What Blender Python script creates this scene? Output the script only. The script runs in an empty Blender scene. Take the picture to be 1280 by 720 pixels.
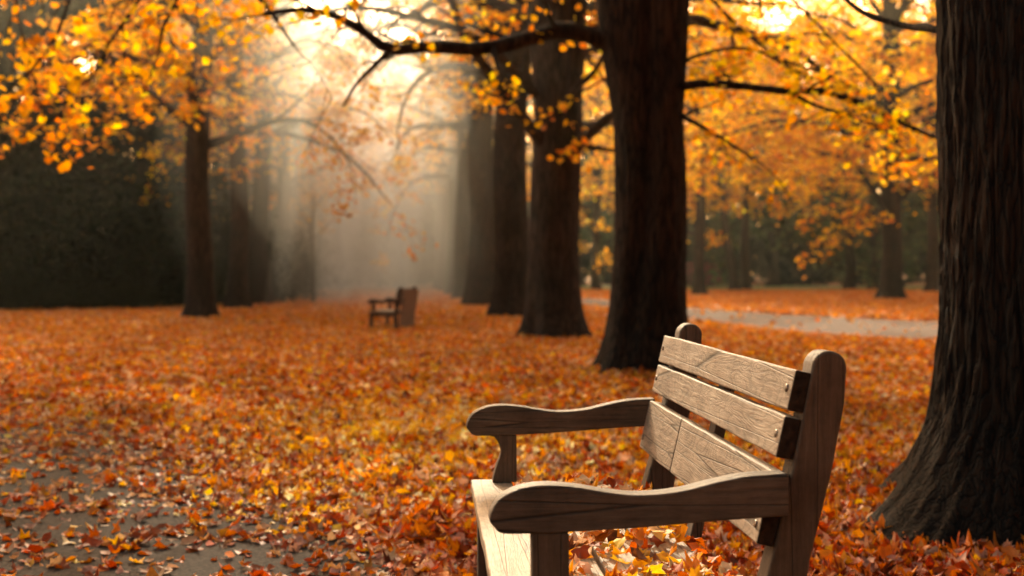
import bpy, math, random
import numpy as np
from mathutils import Vector, noise as mnoise

R = math.radians
scene = bpy.context.scene
col = scene.collection
H = 1.09          # camera height
F = 1500.0        # focal length in photo pixels
HY = 340.0        # horizon line

def W(px, py, Z):
    return ((px-640)/F*Z, Z, H-(py-HY)/F*Z)

# ------------------------------------------------------------------ helpers
def tag(o, label=None, cat=None, group=None, kind=None):
    if label: o['label'] = label
    if cat: o['category'] = cat
    if group: o['group'] = group
    if kind: o['kind'] = kind
    return o

def link(name, me, mat=None, parent=None):
    o = bpy.data.objects.new(name, me)
    col.objects.link(o)
    if mat is not None and me is not None:
        for m in (mat if isinstance(mat, (list, tuple)) else [mat]):
            me.materials.append(m)
    if parent: o.parent = parent
    return o

def empty(name, loc=(0, 0, 0), rz=0, s=1.0):
    o = bpy.data.objects.new(name, None)
    o.empty_display_size = .2
    o.location = loc; o.rotation_euler = (0, 0, rz); o.scale = (s, s, s)
    col.objects.link(o)
    return o

def copy_tree(root, loc, rz=0, s=1.0):
    r = root.copy(); col.objects.link(r)
    r.location = loc; r.rotation_euler = (0, 0, rz)
    r.scale = (s, s, s) if not isinstance(s, tuple) else s
    for ch in list(root.children):
        c = ch.copy(); col.objects.link(c); c.parent = r
        for g in list(ch.children):
            d = g.copy(); col.objects.link(d); d.parent = c
    return r

def mesh_np(name, V, Fc, smooth=False, colr=None):
    """V (n,3); Fc (m,k) all the same k"""
    me = bpy.data.meshes.new(name)
    V = np.asarray(V, np.float32); Fc = np.asarray(Fc, np.int32)
    m, k = Fc.shape
    me.vertices.add(len(V)); me.vertices.foreach_set('co', V.ravel())
    me.loops.add(m*k); me.loops.foreach_set('vertex_index', Fc.ravel())
    me.polygons.add(m)
    me.polygons.foreach_set('loop_start', np.arange(0, m*k, k, dtype=np.int32))
    if smooth: me.polygons.foreach_set('use_smooth', np.ones(m, bool))
    if colr is not None:
        a = me.color_attributes.new('Col', 'FLOAT_COLOR', 'POINT')
        c = np.ones((len(V), 4), np.float32); c[:, :3] = colr
        a.data.foreach_set('color', c.ravel())
    me.update(calc_edges=True)
    return me

class Tubes:
    def __init__(s): s.V = []; s.F = []; s.n = 0
    def add(s, pts, rad, k=6):
        pts = np.asarray(pts, float); m = len(pts)
        rad = np.asarray(rad, float)
        t = np.gradient(pts, axis=0); t /= np.linalg.norm(t, axis=1)[:, None]+1e-9
        up = np.array([0, 0, 1.]) if abs(t[0][2]) < .9 else np.array([1., 0, 0])
        u = np.cross(t, up); u /= np.linalg.norm(u, axis=1)[:, None]+1e-9
        v = np.cross(t, u)
        a = np.linspace(0, 2*math.pi, k, endpoint=False)
        ring = pts[:, None, :] + rad[:, None, None]*(np.cos(a)[None, :, None]*u[:, None, :] + np.sin(a)[None, :, None]*v[:, None, :])
        s.V.append(ring.reshape(-1, 3))
        i = np.arange(m-1)[:, None]*k; j = np.arange(k)[None, :]; j2 = (j+1) % k
        f = np.stack([i+j, i+j2, i+k+j2, i+k+j], -1).reshape(-1, 4) + s.n
        s.F.append(f); s.n += m*k
    def mesh(s, name):
        return mesh_np(name, np.concatenate(s.V), np.concatenate(s.F), True)

def smooth_path(ctrl, n=24):
    c = np.asarray(ctrl, float); m = len(c)
    c = np.vstack([2*c[0]-c[1], c, 2*c[-1]-c[-2]])
    out = []
    for q in np.linspace(0, m-1-1e-6, n):
        i = int(q); t = q-i
        p0, p1, p2, p3 = c[i], c[i+1], c[i+2], c[i+3]
        out.append(.5*((2*p1)+(-p0+p2)*t+(2*p0-5*p1+4*p2-p3)*t*t+(-p0+3*p1-3*p2+p3)*t**3))
    return np.array(out)

# leaf shapes (unit size, lying in XY): vertices and triangles
def maple_template():
    rad = [1.0, .58, .84, .55, .66, .45, .30, .45, .66, .55, .84, .58]
    ang = [90, 68, 45, 22, -8, -40, -90, -140, 188, 158, 135, 112]
    V = [(0, -.05, 0)] + [(.55*r*math.cos(R(a)), .55*r*math.sin(R(a)), 0) for r, a in zip(rad, ang)]
    Fc = [(0, 1+i, 1+(i+1) % 12) for i in range(12)]
    return np.array(V), np.array(Fc)
def oval_template():
    V = [(0, -.5, 0), (.34, -.15, .0), (.30, .22, .0), (0, .55, 0), (-.30, .22, .0), (-.34, -.15, 0), (0, 0, -.08)]
    Fc = [(6, i, (i+1) % 6) for i in range(6)]
    return np.array(V), np.array(Fc)
def kite_template():
    V = [(0, -.5, 0), (.42, .05, .1), (0, .5, 0), (-.42, .05, .1)]
    return np.array(V), np.array([(0, 1, 2), (0, 2, 3)])
MAPLE, OVAL, KITE = maple_template(), oval_template(), kite_template()

def leaf_mesh(name, P, size, cols, rng, tpl, tilt=1.0, curl=.5, upright=0.0, flat=0.0):
    """P (n,3) positions, size (n,), cols (n,3); tilt = std of pitch in radians"""
    T, Fc = tpl
    n = len(P); k = len(T)
    yaw = rng.uniform(0, 2*math.pi, n)
    tx = rng.normal(0, 1, n)*tilt; ty = rng.normal(0, 1, n)*tilt
    if upright > 0:
        m = rng.random(n) < upright*(1-flat)**2
        tx[m] = rng.uniform(.9, 1.7, m.sum())
    X = np.repeat(T[None], n, 0)*size[:, None, None]
    X[:, :, 0] *= rng.uniform(.75, 1.15, n)[:, None]
    r2 = (T[:, 0]**2+T[:, 1]**2)[None]
    cu = rng.normal(curl*.6, curl, n)
    X[:, :, 2] += cu[:, None]*r2*size[:, None]*1.3
    X[:, :, 2] += (rng.normal(0, curl*.5, n)[:, None])*(T[:, 0]*T[:, 1])[None]*size[:, None]*3
    if curl > 0:
        X[:, :, 2] += rng.normal(0, .10*curl*2, (n, k))*size[:, None]*(r2 > .05)
    X[:, :, 2] *= (1-np.ones(n)*flat)[:, None]
    cx, sx, cy, sy, cz, sz = np.cos(tx), np.sin(tx), np.cos(ty), np.sin(ty), np.cos(yaw), np.sin(yaw)
    y, z = X[:, :, 1].copy(), X[:, :, 2].copy()
    X[:, :, 1] = y*cx[:, None]-z*sx[:, None]; X[:, :, 2] = y*sx[:, None]+z*cx[:, None]
    x, z = X[:, :, 0].copy(), X[:, :, 2].copy()
    X[:, :, 0] = x*cy[:, None]+z*sy[:, None]; X[:, :, 2] = -x*sy[:, None]+z*cy[:, None]
    x, y = X[:, :, 0].copy(), X[:, :, 1].copy()
    X[:, :, 0] = x*cz[:, None]-y*sz[:, None]; X[:, :, 1] = x*sz[:, None]+y*cz[:, None]
    X += P[:, None, :]
    FF = (Fc[None]+(np.arange(n)*k)[:, None, None]).reshape(-1, 3)
    C = np.repeat(cols[:, None, :], k, 1)
    edge = (1-.28*np.clip(r2[0]*4, 0, 1))          # darker brown rims
    C = C*edge[None, :, None]
    return mesh_np(name, X.reshape(-1, 3), FF, False, C.reshape(-1, 3)), X

def palette(rng, n, cols, weights, jit=.22):
    cols = np.array(cols); w = np.array(weights, float); w /= w.sum()
    c = cols[rng.choice(len(cols), n, p=w)]
    c = c*np.exp(rng.normal(0, jit, (n, 1)))*np.exp(rng.normal(0, .04, (n, 3)))
    return np.clip(c, 0, .95)

# ------------------------------------------------------------------ materials
def new_mat(name):
    m = bpy.data.materials.new(name); m.use_nodes = True
    nt = m.node_tree; nt.nodes.clear()
    return m, nt, nt.nodes, nt.links

def N(ns, t, **kw):
    n = ns.new(t)
    for k, v in kw.items():
        if k in n.inputs.keys() if hasattr(n.inputs, 'keys') else False:
            n.inputs[k].default_value = v
        else:
            setattr(n, k, v)
    return n

def ramp(ns, stops):
    r = ns.new('ShaderNodeValToRGB'); e = r.color_ramp.elements
    while len(e) < len(stops): e.new(.5)
    for el, (p, c) in zip(e, stops):
        el.position = p; el.color = (*c, 1) if len(c) == 3 else c
    return r

def leaf_material(name, transl=.5, rough=.45, spec=.35):
    m, nt, ns, ln = new_mat(name)
    at = ns.new('ShaderNodeVertexColor'); at.layer_name = 'Col'
    tc = ns.new('ShaderNodeTexCoord')
    nz = ns.new('ShaderNodeTexNoise'); nz.inputs['Scale'].default_value = 45; nz.inputs['Detail'].default_value = 3
    ln.new(tc.outputs['Object'], nz.inputs['Vector'])
    mx = ns.new('ShaderNodeMix'); mx.data_type = 'RGBA'; mx.blend_type = 'MULTIPLY'; mx.inputs[0].default_value = .55
    rp = ramp(ns, [(.3, (.66, .58, .50)), (.6, (1.15, 1.12, 1.08))])
    ln.new(nz.outputs['Fac'], rp.inputs[0])
    ln.new(at.outputs['Color'], mx.inputs[6]); ln.new(rp.outputs[0], mx.inputs[7])
    pb = ns.new('ShaderNodeBsdfPrincipled')
    pb.inputs['Roughness'].default_value = rough
    pb.inputs['Specular IOR Level'].default_value = spec
    ln.new(mx.outputs[2], pb.inputs['Base Color'])
    tr = ns.new('ShaderNodeBsdfTranslucent')
    sat = ns.new('ShaderNodeHueSaturation'); sat.inputs['Saturation'].default_value = 1.1; sat.inputs['Value'].default_value = 1.25
    ln.new(mx.outputs[2], sat.inputs['Color']); ln.new(sat.outputs[0], tr.inputs['Color'])
    ms = ns.new('ShaderNodeMixShader'); ms.inputs[0].default_value = transl
    ln.new(pb.outputs[0], ms.inputs[1]); ln.new(tr.outputs[0], ms.inputs[2])
    out = ns.new('ShaderNodeOutputMaterial'); ln.new(ms.outputs[0], out.inputs[0])
    return m

def bark_material(name, c0, c1, scale=1.0, bump=.9):
    m, nt, ns, ln = new_mat(name)
    tc = ns.new('ShaderNodeTexCoord')
    mp = ns.new('ShaderNodeMapping'); mp.inputs['Scale'].default_value = (9*scale, 9*scale, 1.1*scale)
    ln.new(tc.outputs['Object'], mp.inputs['Vector'])
    dn = ns.new('ShaderNodeTexNoise'); dn.inputs['Scale'].default_value = 1.4; dn.inputs['Detail'].default_value = 4
    ln.new(mp.outputs[0], dn.inputs['Vector'])
    ad = ns.new('ShaderNodeMix'); ad.data_type = 'RGBA'; ad.blend_type = 'LINEAR_LIGHT'; ad.inputs[0].default_value = .6
    ln.new(mp.outputs[0], ad.inputs[6]); ln.new(dn.outputs['Color'], ad.inputs[7])
    vo = ns.new('ShaderNodeTexVoronoi'); vo.feature = 'DISTANCE_TO_EDGE'; vo.inputs['Scale'].default_value = 2.2
    ln.new(ad.outputs[2], vo.inputs['Vector'])
    fine = ns.new('ShaderNodeTexNoise'); fine.inputs['Scale'].default_value = 6; fine.inputs['Detail'].default_value = 8; fine.inputs['Roughness'].default_value = .7
    ln.new(mp.outputs[0], fine.inputs['Vector'])
    rp = ramp(ns, [(.0, (0, 0, 0)), (.12, (.55, .55, .55)), (.4, (1, 1, 1))]); ln.new(vo.outputs['Distance'], rp.inputs[0])
    mu = ns.new('ShaderNodeMath'); mu.operation = 'MULTIPLY'; ln.new(rp.outputs[0], mu.inputs[0]); ln.new(fine.outputs['Fac'], mu.inputs[1])
    cr = ramp(ns, [(.05, c0), (.62, c1)]); ln.new(mu.outputs[0], cr.inputs[0])
    big = ns.new('ShaderNodeTexNoise'); big.inputs['Scale'].default_value = 1.3; big.inputs['Detail'].default_value = 4
    ln.new(tc.outputs['Object'], big.inputs['Vector'])
    br = ramp(ns, [(.35, (.6, .62, .55)), (.7, (1.2, 1.12, 1.02))]); ln.new(big.outputs['Fac'], br.inputs[0])
    mx = ns.new('ShaderNodeMix'); mx.data_type = 'RGBA'; mx.blend_type = 'MULTIPLY'; mx.inputs[0].default_value = 1
    ln.new(cr.outputs[0], mx.inputs[6]); ln.new(br.outputs[0], mx.inputs[7])
    bp = ns.new('ShaderNodeBump'); bp.inputs['Strength'].default_value = bump; bp.inputs['Distance'].default_value = .05
    ln.new(mu.outputs[0], bp.inputs['Height'])
    pb = ns.new('ShaderNodeBsdfPrincipled'); pb.inputs['Roughness'].default_value = .85; pb.inputs['Specular IOR Level'].default_value = .2
    ln.new(mx.outputs[2], pb.inputs['Base Color']); ln.new(bp.outputs[0], pb.inputs['Normal'])
    out = ns.new('ShaderNodeOutputMaterial'); ln.new(pb.outputs[0], out.inputs[0])
    return m

def wood_material(name, axis, dark, light, wavy=0.0, bump=.5):
    """weathered oak, grain along the local axis 0/1/2"""
    m, nt, ns, ln = new_mat(name)
    tc = ns.new('ShaderNodeTexCoord')
    oi = ns.new('ShaderNodeObjectInfo')
    off = ns.new('ShaderNodeVectorMath'); off.operation = 'MULTIPLY_ADD'
    sc = ns.new('ShaderNodeCombineXYZ')
    for i in range(3): ln.new(oi.outputs['Random'], sc.inputs[i])
    off.inputs[1].default_value = (7, 7, 7)
    ln.new(sc.outputs[0], off.inputs[0]); ln.new(tc.outputs['Object'], off.inputs[2])
    s = [26., 26., 26.]; s[axis] = 1.6
    mp = ns.new('ShaderNodeMapping'); mp.inputs['Scale'].default_value = s
    ln.new(off.outputs[0], mp.inputs['Vector'])
    g = ns.new('ShaderNodeTexNoise'); g.inputs['Scale'].default_value = 2.2; g.inputs['Detail'].default_value = 9; g.inputs['Roughness'].default_value = .72; g.inputs['Distortion'].default_value = .6
    ln.new(mp.outputs[0], g.inputs['Vector'])
    s2 = [60., 60., 60.]; s2[axis] = 3.0
    mp2 = ns.new('ShaderNodeMapping'); mp2.inputs['Scale'].default_value = s2
    ln.new(off.outputs[0], mp2.inputs['Vector'])
    fine = ns.new('ShaderNodeTexNoise'); fine.inputs['Scale'].default_value = 2.6; fine.inputs['Detail'].default_value = 6; fine.inputs['Roughness'].default_value = .8
    ln.new(mp2.outputs[0], fine.inputs['Vector'])
    s3 = [9., 9., 9.]; s3[axis] = 2.6
    mp3 = ns.new('ShaderNodeMapping'); mp3.inputs['Scale'].default_value = s3
    ln.new(off.outputs[0], mp3.inputs['Vector'])
    # growth rings that wander: contour bands of a smooth field
    fld = ns.new('ShaderNodeTexNoise'); fld.inputs['Scale'].default_value = 1.1; fld.inputs['Detail'].default_value = 1.5; fld.inputs['Distortion'].default_value = .8
    ln.new(mp3.outputs[0], fld.inputs['Vector'])
    mm = ns.new('ShaderNodeMath'); mm.operation = 'MULTIPLY'; mm.inputs[1].default_value = 120
    ln.new(fld.outputs['Fac'], mm.inputs[0])
    sn = ns.new('ShaderNodeMath'); sn.operation = 'SINE'; ln.new(mm.outputs[0], sn.inputs[0])
    rr = ramp(ns, [(.0, (.55, .55, .55)), (.3, (.92, .92, .92)), (1, (1, 1, 1))])
    half = ns.new('ShaderNodeMath'); half.operation = 'MULTIPLY_ADD'; half.inputs[1].default_value = .5; half.inputs[2].default_value = .5
    ln.new(sn.outputs[0], half.inputs[0]); ln.new(half.outputs[0], rr.inputs[0])
    # cracks
    sk = [22., 22., 22.]; sk[axis] = .7
    mpk = ns.new('ShaderNodeMapping'); mpk.inputs['Scale'].default_value = sk
    ln.new(off.outputs[0], mpk.inputs['Vector'])
    ck = ns.new('ShaderNodeTexVoronoi'); ck.feature = 'DISTANCE_TO_EDGE'; ck.inputs['Scale'].default_value = .8
    ln.new(mpk.outputs[0], ck.inputs['Vector'])
    cr = ramp(ns, [(.0, (0, 0, 0)), (.022, (1, 1, 1))]); ln.new(ck.outputs['Distance'], cr.inputs[0])
    comb = ns.new('ShaderNodeMath'); comb.operation = 'MULTIPLY_ADD'; comb.inputs[1].default_value = .55
    ln.new(g.outputs['Fac'], comb.inputs[0])
    f2 = ns.new('ShaderNodeMath'); f2.operation = 'MULTIPLY'; f2.inputs[1].default_value = .45; ln.new(fine.outputs['Fac'], f2.inputs[0])
    ln.new(f2.outputs[0], comb.inputs[2])
    wv = ns.new('ShaderNodeMix'); wv.data_type = 'FLOAT'; wv.inputs[0].default_value = wavy
    ln.new(comb.outputs[0], wv.inputs[2])
    wmul = ns.new('ShaderNodeMath'); wmul.operation = 'MULTIPLY'; ln.new(comb.outputs[0], wmul.inputs[0]); ln.new(rr.outputs[0], wmul.inputs[1])
    ln.new(wmul.outputs[0], wv.inputs[3])
    hgt = ns.new('ShaderNodeMath'); hgt.operation = 'MULTIPLY'
    crs = ns.new('ShaderNodeMix'); crs.data_type = 'FLOAT'; crs.inputs[0].default_value = .5; crs.inputs[2].default_value = 1
    ln.new(cr.outputs[0], crs.inputs[3])
    ln.new(wv.outputs[0], hgt.inputs[0]); ln.new(crs.outputs[0], hgt.inputs[1])
    cm = ramp(ns, [(.22, dark), (.42, tuple((a+b)/2 for a, b in zip(dark, light))), (.62, light)])
    ln.new(hgt.outputs[0], cm.inputs[0])
    st = ns.new('ShaderNodeTexNoise'); st.inputs['Scale'].default_value = 7; st.inputs['Detail'].default_value = 8; st.inputs['Roughness'].default_value = .68
    ln.new(off.outputs[0], st.inputs['Vector'])
    sr = ramp(ns, [(.3, (.50, .42, .36)), (.5, (.95, .92, .9)), (.68, (1.35, 1.38, 1.38))]); ln.new(st.outputs['Fac'], sr.inputs[0])
    mx = ns.new('ShaderNodeMix'); mx.data_type = 'RGBA'; mx.blend_type = 'MULTIPLY'; mx.inputs[0].default_value = .8
    ln.new(cm.outputs[0], mx.inputs[6]); ln.new(sr.outputs[0], mx.inputs[7])
    bp = ns.new('ShaderNodeBump'); bp.inputs['Strength'].default_value = bump; bp.inputs['Distance'].default_value = .006
    ln.new(hgt.outputs[0], bp.inputs['Height'])
    pb = ns.new('ShaderNodeBsdfPrincipled'); pb.inputs['Roughness'].default_value = .62; pb.inputs['Specular IOR Level'].default_value = .35
    ln.new(mx.outputs[2], pb.inputs['Base Color']); ln.new(bp.outputs[0], pb.inputs['Normal'])
    out = ns.new('ShaderNodeOutputMaterial'); ln.new(pb.outputs[0], out.inputs[0])
    return m

def simple_mat(name, c, rough=.6, metal=0.0, nscale=8, namp=.35, bump=0.0):
    m, nt, ns, ln = new_mat(name)
    tc = ns.new('ShaderNodeTexCoord')
    nz = ns.new('ShaderNodeTexNoise'); nz.inputs['Scale'].default_value = nscale; nz.inputs['Detail'].default_value = 6
    ln.new(tc.outputs['Object'], nz.inputs['Vector'])
    cr = ramp(ns, [(.3, tuple(x*(1-namp) for x in c)), (.7, tuple(x*(1+namp) for x in c))]); ln.new(nz.outputs['Fac'], cr.inputs[0])
    pb = ns.new('ShaderNodeBsdfPrincipled'); pb.inputs['Roughness'].default_value = rough; pb.inputs['Metallic'].default_value = metal; pb.inputs['Specular IOR Level'].default_value = .5 if metal else .08
    ln.new(cr.outputs[0], pb.inputs['Base Color'])
    if bump:
        bp = ns.new('ShaderNodeBump'); bp.inputs['Strength'].default_value = bump; bp.inputs['Distance'].default_value = .01
        ln.new(nz.outputs['Fac'], bp.inputs['Height']); ln.new(bp.outputs[0], pb.inputs['Normal'])
    out = ns.new('ShaderNodeOutputMaterial'); ln.new(pb.outputs[0], out.inputs[0])
    return m

def litter_material():
    m, nt, ns, ln = new_mat('leaf_litter')
    tc = ns.new('ShaderNodeTexCoord')
    vo = ns.new('ShaderNodeTexVoronoi'); vo.inputs['Scale'].default_value = 11; vo.inputs['Randomness'].default_value = 1
    ln.new(tc.outputs['Object'], vo.inputs['Vector'])
    sp = ns.new('ShaderNodeSeparateColor'); ln.new(vo.outputs['Color'], sp.inputs[0])
    cr = ramp(ns, [(.0, (.14, .045, .015)), (.25, (.42, .12, .02)), (.5, (.62, .20, .03)), (.75, (.76, .32, .05)), (1, (.66, .42, .22))])
    ln.new(sp.outputs[0], cr.inputs[0])
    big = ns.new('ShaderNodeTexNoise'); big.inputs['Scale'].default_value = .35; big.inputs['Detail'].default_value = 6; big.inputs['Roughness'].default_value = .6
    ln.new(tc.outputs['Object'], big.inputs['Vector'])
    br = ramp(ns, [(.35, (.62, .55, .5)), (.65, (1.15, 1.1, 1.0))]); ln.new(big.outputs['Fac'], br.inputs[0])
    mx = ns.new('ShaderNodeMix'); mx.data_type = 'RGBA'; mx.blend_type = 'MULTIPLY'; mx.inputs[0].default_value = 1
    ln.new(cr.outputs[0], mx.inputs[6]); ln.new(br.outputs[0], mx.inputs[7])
    bp = ns.new('ShaderNodeBump'); bp.inputs['Strength'].default_value = .8; bp.inputs['Distance'].default_value = .03
    ln.new(sp.outputs[1], bp.inputs['Height'])
    pb = ns.new('ShaderNodeBsdfPrincipled'); pb.inputs['Roughness'].default_value = .7
    ln.new(mx.outputs[2], pb.inputs['Base Color']); ln.new(bp.outputs[0], pb.inputs['Normal'])
    out = ns.new('ShaderNodeOutputMaterial'); ln.new(pb.outputs[0], out.inputs[0])
    return m

M_leaf_ground = leaf_material('fallen_leaf', .36, .55, .22)
M_leaf_tree = leaf_material('tree_leaf', .70, .55, .25)
M_leaf_dark = leaf_material('evergreen_leaf', .25, .8, .06)
M_bark = bark_material('bark', (.008, .005, .004), (.062, .037, .023), 1.0, 1.0)
M_bark_near = bark_material('bark_furrowed', (.003, .002, .0015), (.044, .022, .011), 1.5, 1.0)
M_bark_warm = bark_material('bark_warm', (.014, .009, .006), (.085, .050, .032), .8, .7)
M_litter = litter_material()
M_asphalt = simple_mat('asphalt', (.050, .040, .033), .95, 0, 60, .45, .6)
M_path = simple_mat('path_gravel', (.19, .15, .13), .95, 0, 5, .2, .0)
M_grass = simple_mat('lawn_grass', (.26, .34, .12), .8, 0, 3, .3, .3)
DK, LT = (.028, .018, .011), (.30, .215, .14)
M_slat = wood_material('oak_slat', 1, (.035, .024, .016), (.36, .275, .20), .38, .6)
M_seat = wood_material('oak_seat', 1, (.06, .04, .026), (.46, .34, .23), .3, .6)
M_arm = wood_material('oak_arm', 0, (.014, .009, .006), (.155, .105, .070), .12, 1.0)
M_post = wood_material('oak_post', 2, (.014, .009, .006), (.145, .094, .062), .08, 1.0)
M_end_shade = simple_mat('oak_end_shade', (.030, .019, .013), .9, 0, 60, .5, .5)  # shade on the slat ends put into a darker wood colour
M_bolt = simple_mat('bolt_steel', (.16, .13, .11), .38, .9, 90, .4)
M_far = wood_material('old_bench_wood', 2, (.05, .03, .02), (.30, .19, .125), .1, .3)

# ------------------------------------------------------------------ ground
def sheet(name, pts, z, mat, kind='structure'):
    me = bpy.data.meshes.new(name)
    me.from_pydata([(x, y, z) for x, y in pts], [], [tuple(range(len(pts)))])
    o = link(name, me, mat); tag(o, kind=kind)
    return o

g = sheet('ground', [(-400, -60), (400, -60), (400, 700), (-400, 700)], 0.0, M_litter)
# asphalt walk at the lower left, curving away to the left
pl = smooth_path([(1.6, 0.2, 0), (.8, 2.2, 0), (-.5, 4.6, 0), (-2.5, 8.0, 0), (-5.0, 11.4, 0), (-10, 15, 0)], 26)
pr = [(x-3.4, y-1.9) for x, y, _ in pl]
sheet('path', [(x, y) for x, y, _ in pl] + pr[::-1], .004, M_asphalt)
# pale gravel walk crossing behind the row on the right
a = smooth_path([(26, 9.5, 0), (13.5, 15, 0), (6.5, 18.6, 0), (4.5, 23.5, 0), (3.2, 31, 0), (1.8, 42, 0), (-.6, 60, 0)], 30)
b = smooth_path([(30, 16, 0), (17, 21, 0), (9.6, 26, 0), (6.9, 31, 0), (5.2, 37, 0), (3.6, 47, 0), (1.0, 62, 0)], 30)
sheet('path', [(p[0], p[1]) for p in a] + [(p[0], p[1]) for p in b[::-1]], .004, M_path)
sheet('lawn', [(4, 66), (14, 62), (22, 64), (34, 70), (48, 76), (48, 96), (4, 96)], .004, M_grass)

ROW = [(2.30, 5.15, .47), (1.43, 12.8, .375), (.70, 19.5, .40), (.0, 28.7, .43), (-.98, 38, .44), (-1.8, 47, .42), (-2.6, 56, .40), (-3.5, 66, .38), (-4.5, 77, .36)]

rng = np.random.default_rng(7)
GCOL = [(.78, .26, .025), (.82, .38, .05), (.60, .12, .018), (.34, .06, .014), (.74, .50, .31), (.18, .065, .025), (.86, .52, .06)]
GW = [30, 22, 20, 8, 22, 6, 6]

def vnoise(x, y, s, seed=0.0):
    return np.array([mnoise.noise(Vector((float(u)*s+seed, float(v)*s, seed))) for u, v in zip(x, y)])

def path_left_side(x, y):
    """signed distance-ish: >0 on the asphalt side"""
    px = np.interp(y, pl[:, 1], pl[:, 0])
    return px - x

def on_far_path(x, y):
    xa = np.interp(y, a[:, 1], a[:, 0]); xb = np.interp(y, b[:, 1], b[:, 0])
    return (x > xa+.05) & (x < xb-.05) & (y > 16) & (y < 60)

def scatter(y0, y1, dens, margin):
    # a fan in front of the viewpoint plus a margin so side views are covered too
    n = int(dens*((y1-y0)*((y0+y1)*.5*.86+2*margin)))
    y = np.sqrt(rng.uniform(y0*y0, y1*y1, n)) if margin < 1 else rng.uniform(y0, y1, n)
    wdt = y*.43+margin
    x = rng.uniform(-1, 1, n)*wdt
    return x, y

def ground_leaves(name, y0, y1, dens, margin, smin, smax, tpl, tilt, curl, upright, zamp):
    x, y = scatter(y0, y1, dens, margin)
    big = vnoise(x, y, .9, 3.1); fine = vnoise(x, y, 3.0, 9.2)
    d = path_left_side(x, y)
    p = np.ones(len(x))
    onp = np.clip((d+.75+.8*fine+.5*big)/1.3, 0, 1)*np.clip((11+1.2*big-y)/3, 0, 1)
    p = 1 - onp*(.87-.5*np.clip(.6*big+fine, -.05, .7))
    fp = on_far_path(x, y)
    p = np.where(fp, .008, p)
    keep = rng.random(len(x)) < p
    for tx, ty, tr in ROW:
        keep &= ((x-tx)**2+(y-ty)**2) > (tr*1.05)**2
    x, y, big, fine, onp = x[keep], y[keep], big[keep], fine[keep], onp[keep]
    n = len(x)
    z = (.012 + np.abs(rng.normal(0, zamp, n)) + np.clip(fine, 0, 1)*zamp*1.3)*(1-.75*onp)
    for tx, ty, tr in ROW[:3]:
        rr = np.sqrt((x-tx)**2+(y-ty)**2)
        z += np.clip(1-(rr-tr)/.55, 0, 1)**2*.09*rng.random(n)
    c = palette(rng, n, GCOL, GW, .25)
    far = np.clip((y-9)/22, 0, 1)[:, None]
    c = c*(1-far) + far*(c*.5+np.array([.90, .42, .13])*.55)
    dull = np.clip(.25+big, 0, .6)[:, None]*(1-far)
    c = c*(1-dull*.45)
    # leaves close by browner and redder, their colour also darkened for the trunk's shade
    near_dark = np.clip((7.2-y+1.2*big)/3.0, 0, 1)
    c = c*(1-near_dark[:, None]*np.array([.26, .46, .30]))
    sun_pool = np.exp(-(((x+.55+.12*(y-7.5))/1.05)**2+((y-7.9)/2.0)**2)) + .8*np.exp(-(((x+1.15)/.45)**2+((y-5.7)/.6)**2))  # pool of sunlight in the lane, put into the leaf colour as yellow
    m = rng.random(n) < sun_pool*.6*np.clip(1+1.6*fine, .2, 1.6)
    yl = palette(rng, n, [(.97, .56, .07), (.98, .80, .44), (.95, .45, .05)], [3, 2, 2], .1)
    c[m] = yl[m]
    tan = rng.random(n) < onp*.45
    tn = palette(rng, n, [(.42, .22, .12), (.34, .09, .03), (.48, .30, .18), (.26, .06, .02)], [2, 3, 1, 3], .2)
    c[tan] = tn[tan]
    size = rng.uniform(smin, smax, n)
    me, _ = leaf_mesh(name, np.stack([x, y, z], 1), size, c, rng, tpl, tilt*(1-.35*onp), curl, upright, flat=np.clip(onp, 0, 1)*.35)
    return me

mats = []
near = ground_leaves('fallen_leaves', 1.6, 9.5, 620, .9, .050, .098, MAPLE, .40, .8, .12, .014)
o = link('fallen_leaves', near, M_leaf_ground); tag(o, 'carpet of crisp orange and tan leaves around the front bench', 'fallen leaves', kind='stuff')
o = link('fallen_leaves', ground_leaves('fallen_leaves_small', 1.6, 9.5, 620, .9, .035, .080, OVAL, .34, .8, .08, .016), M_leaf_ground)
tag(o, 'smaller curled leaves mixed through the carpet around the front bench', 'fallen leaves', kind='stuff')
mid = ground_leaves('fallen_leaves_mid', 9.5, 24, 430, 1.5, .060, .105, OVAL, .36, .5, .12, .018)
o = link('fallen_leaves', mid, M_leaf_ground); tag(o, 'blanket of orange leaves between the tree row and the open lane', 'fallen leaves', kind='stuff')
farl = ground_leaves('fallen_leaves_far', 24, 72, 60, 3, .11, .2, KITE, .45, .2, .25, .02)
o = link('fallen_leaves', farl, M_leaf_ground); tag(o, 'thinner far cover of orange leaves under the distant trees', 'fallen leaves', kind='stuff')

# ------------------------------------------------------------------ trees
SUN_AZ, SUN_EL = R(-8.0), R(24.0)       # azimuth from +Y towards +X, elevation
SUN_DIR = np.array([math.sin(SUN_AZ)*math.cos(SUN_EL), math.cos(SUN_AZ)*math.cos(SUN_EL), math.sin(SUN_EL)])
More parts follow.
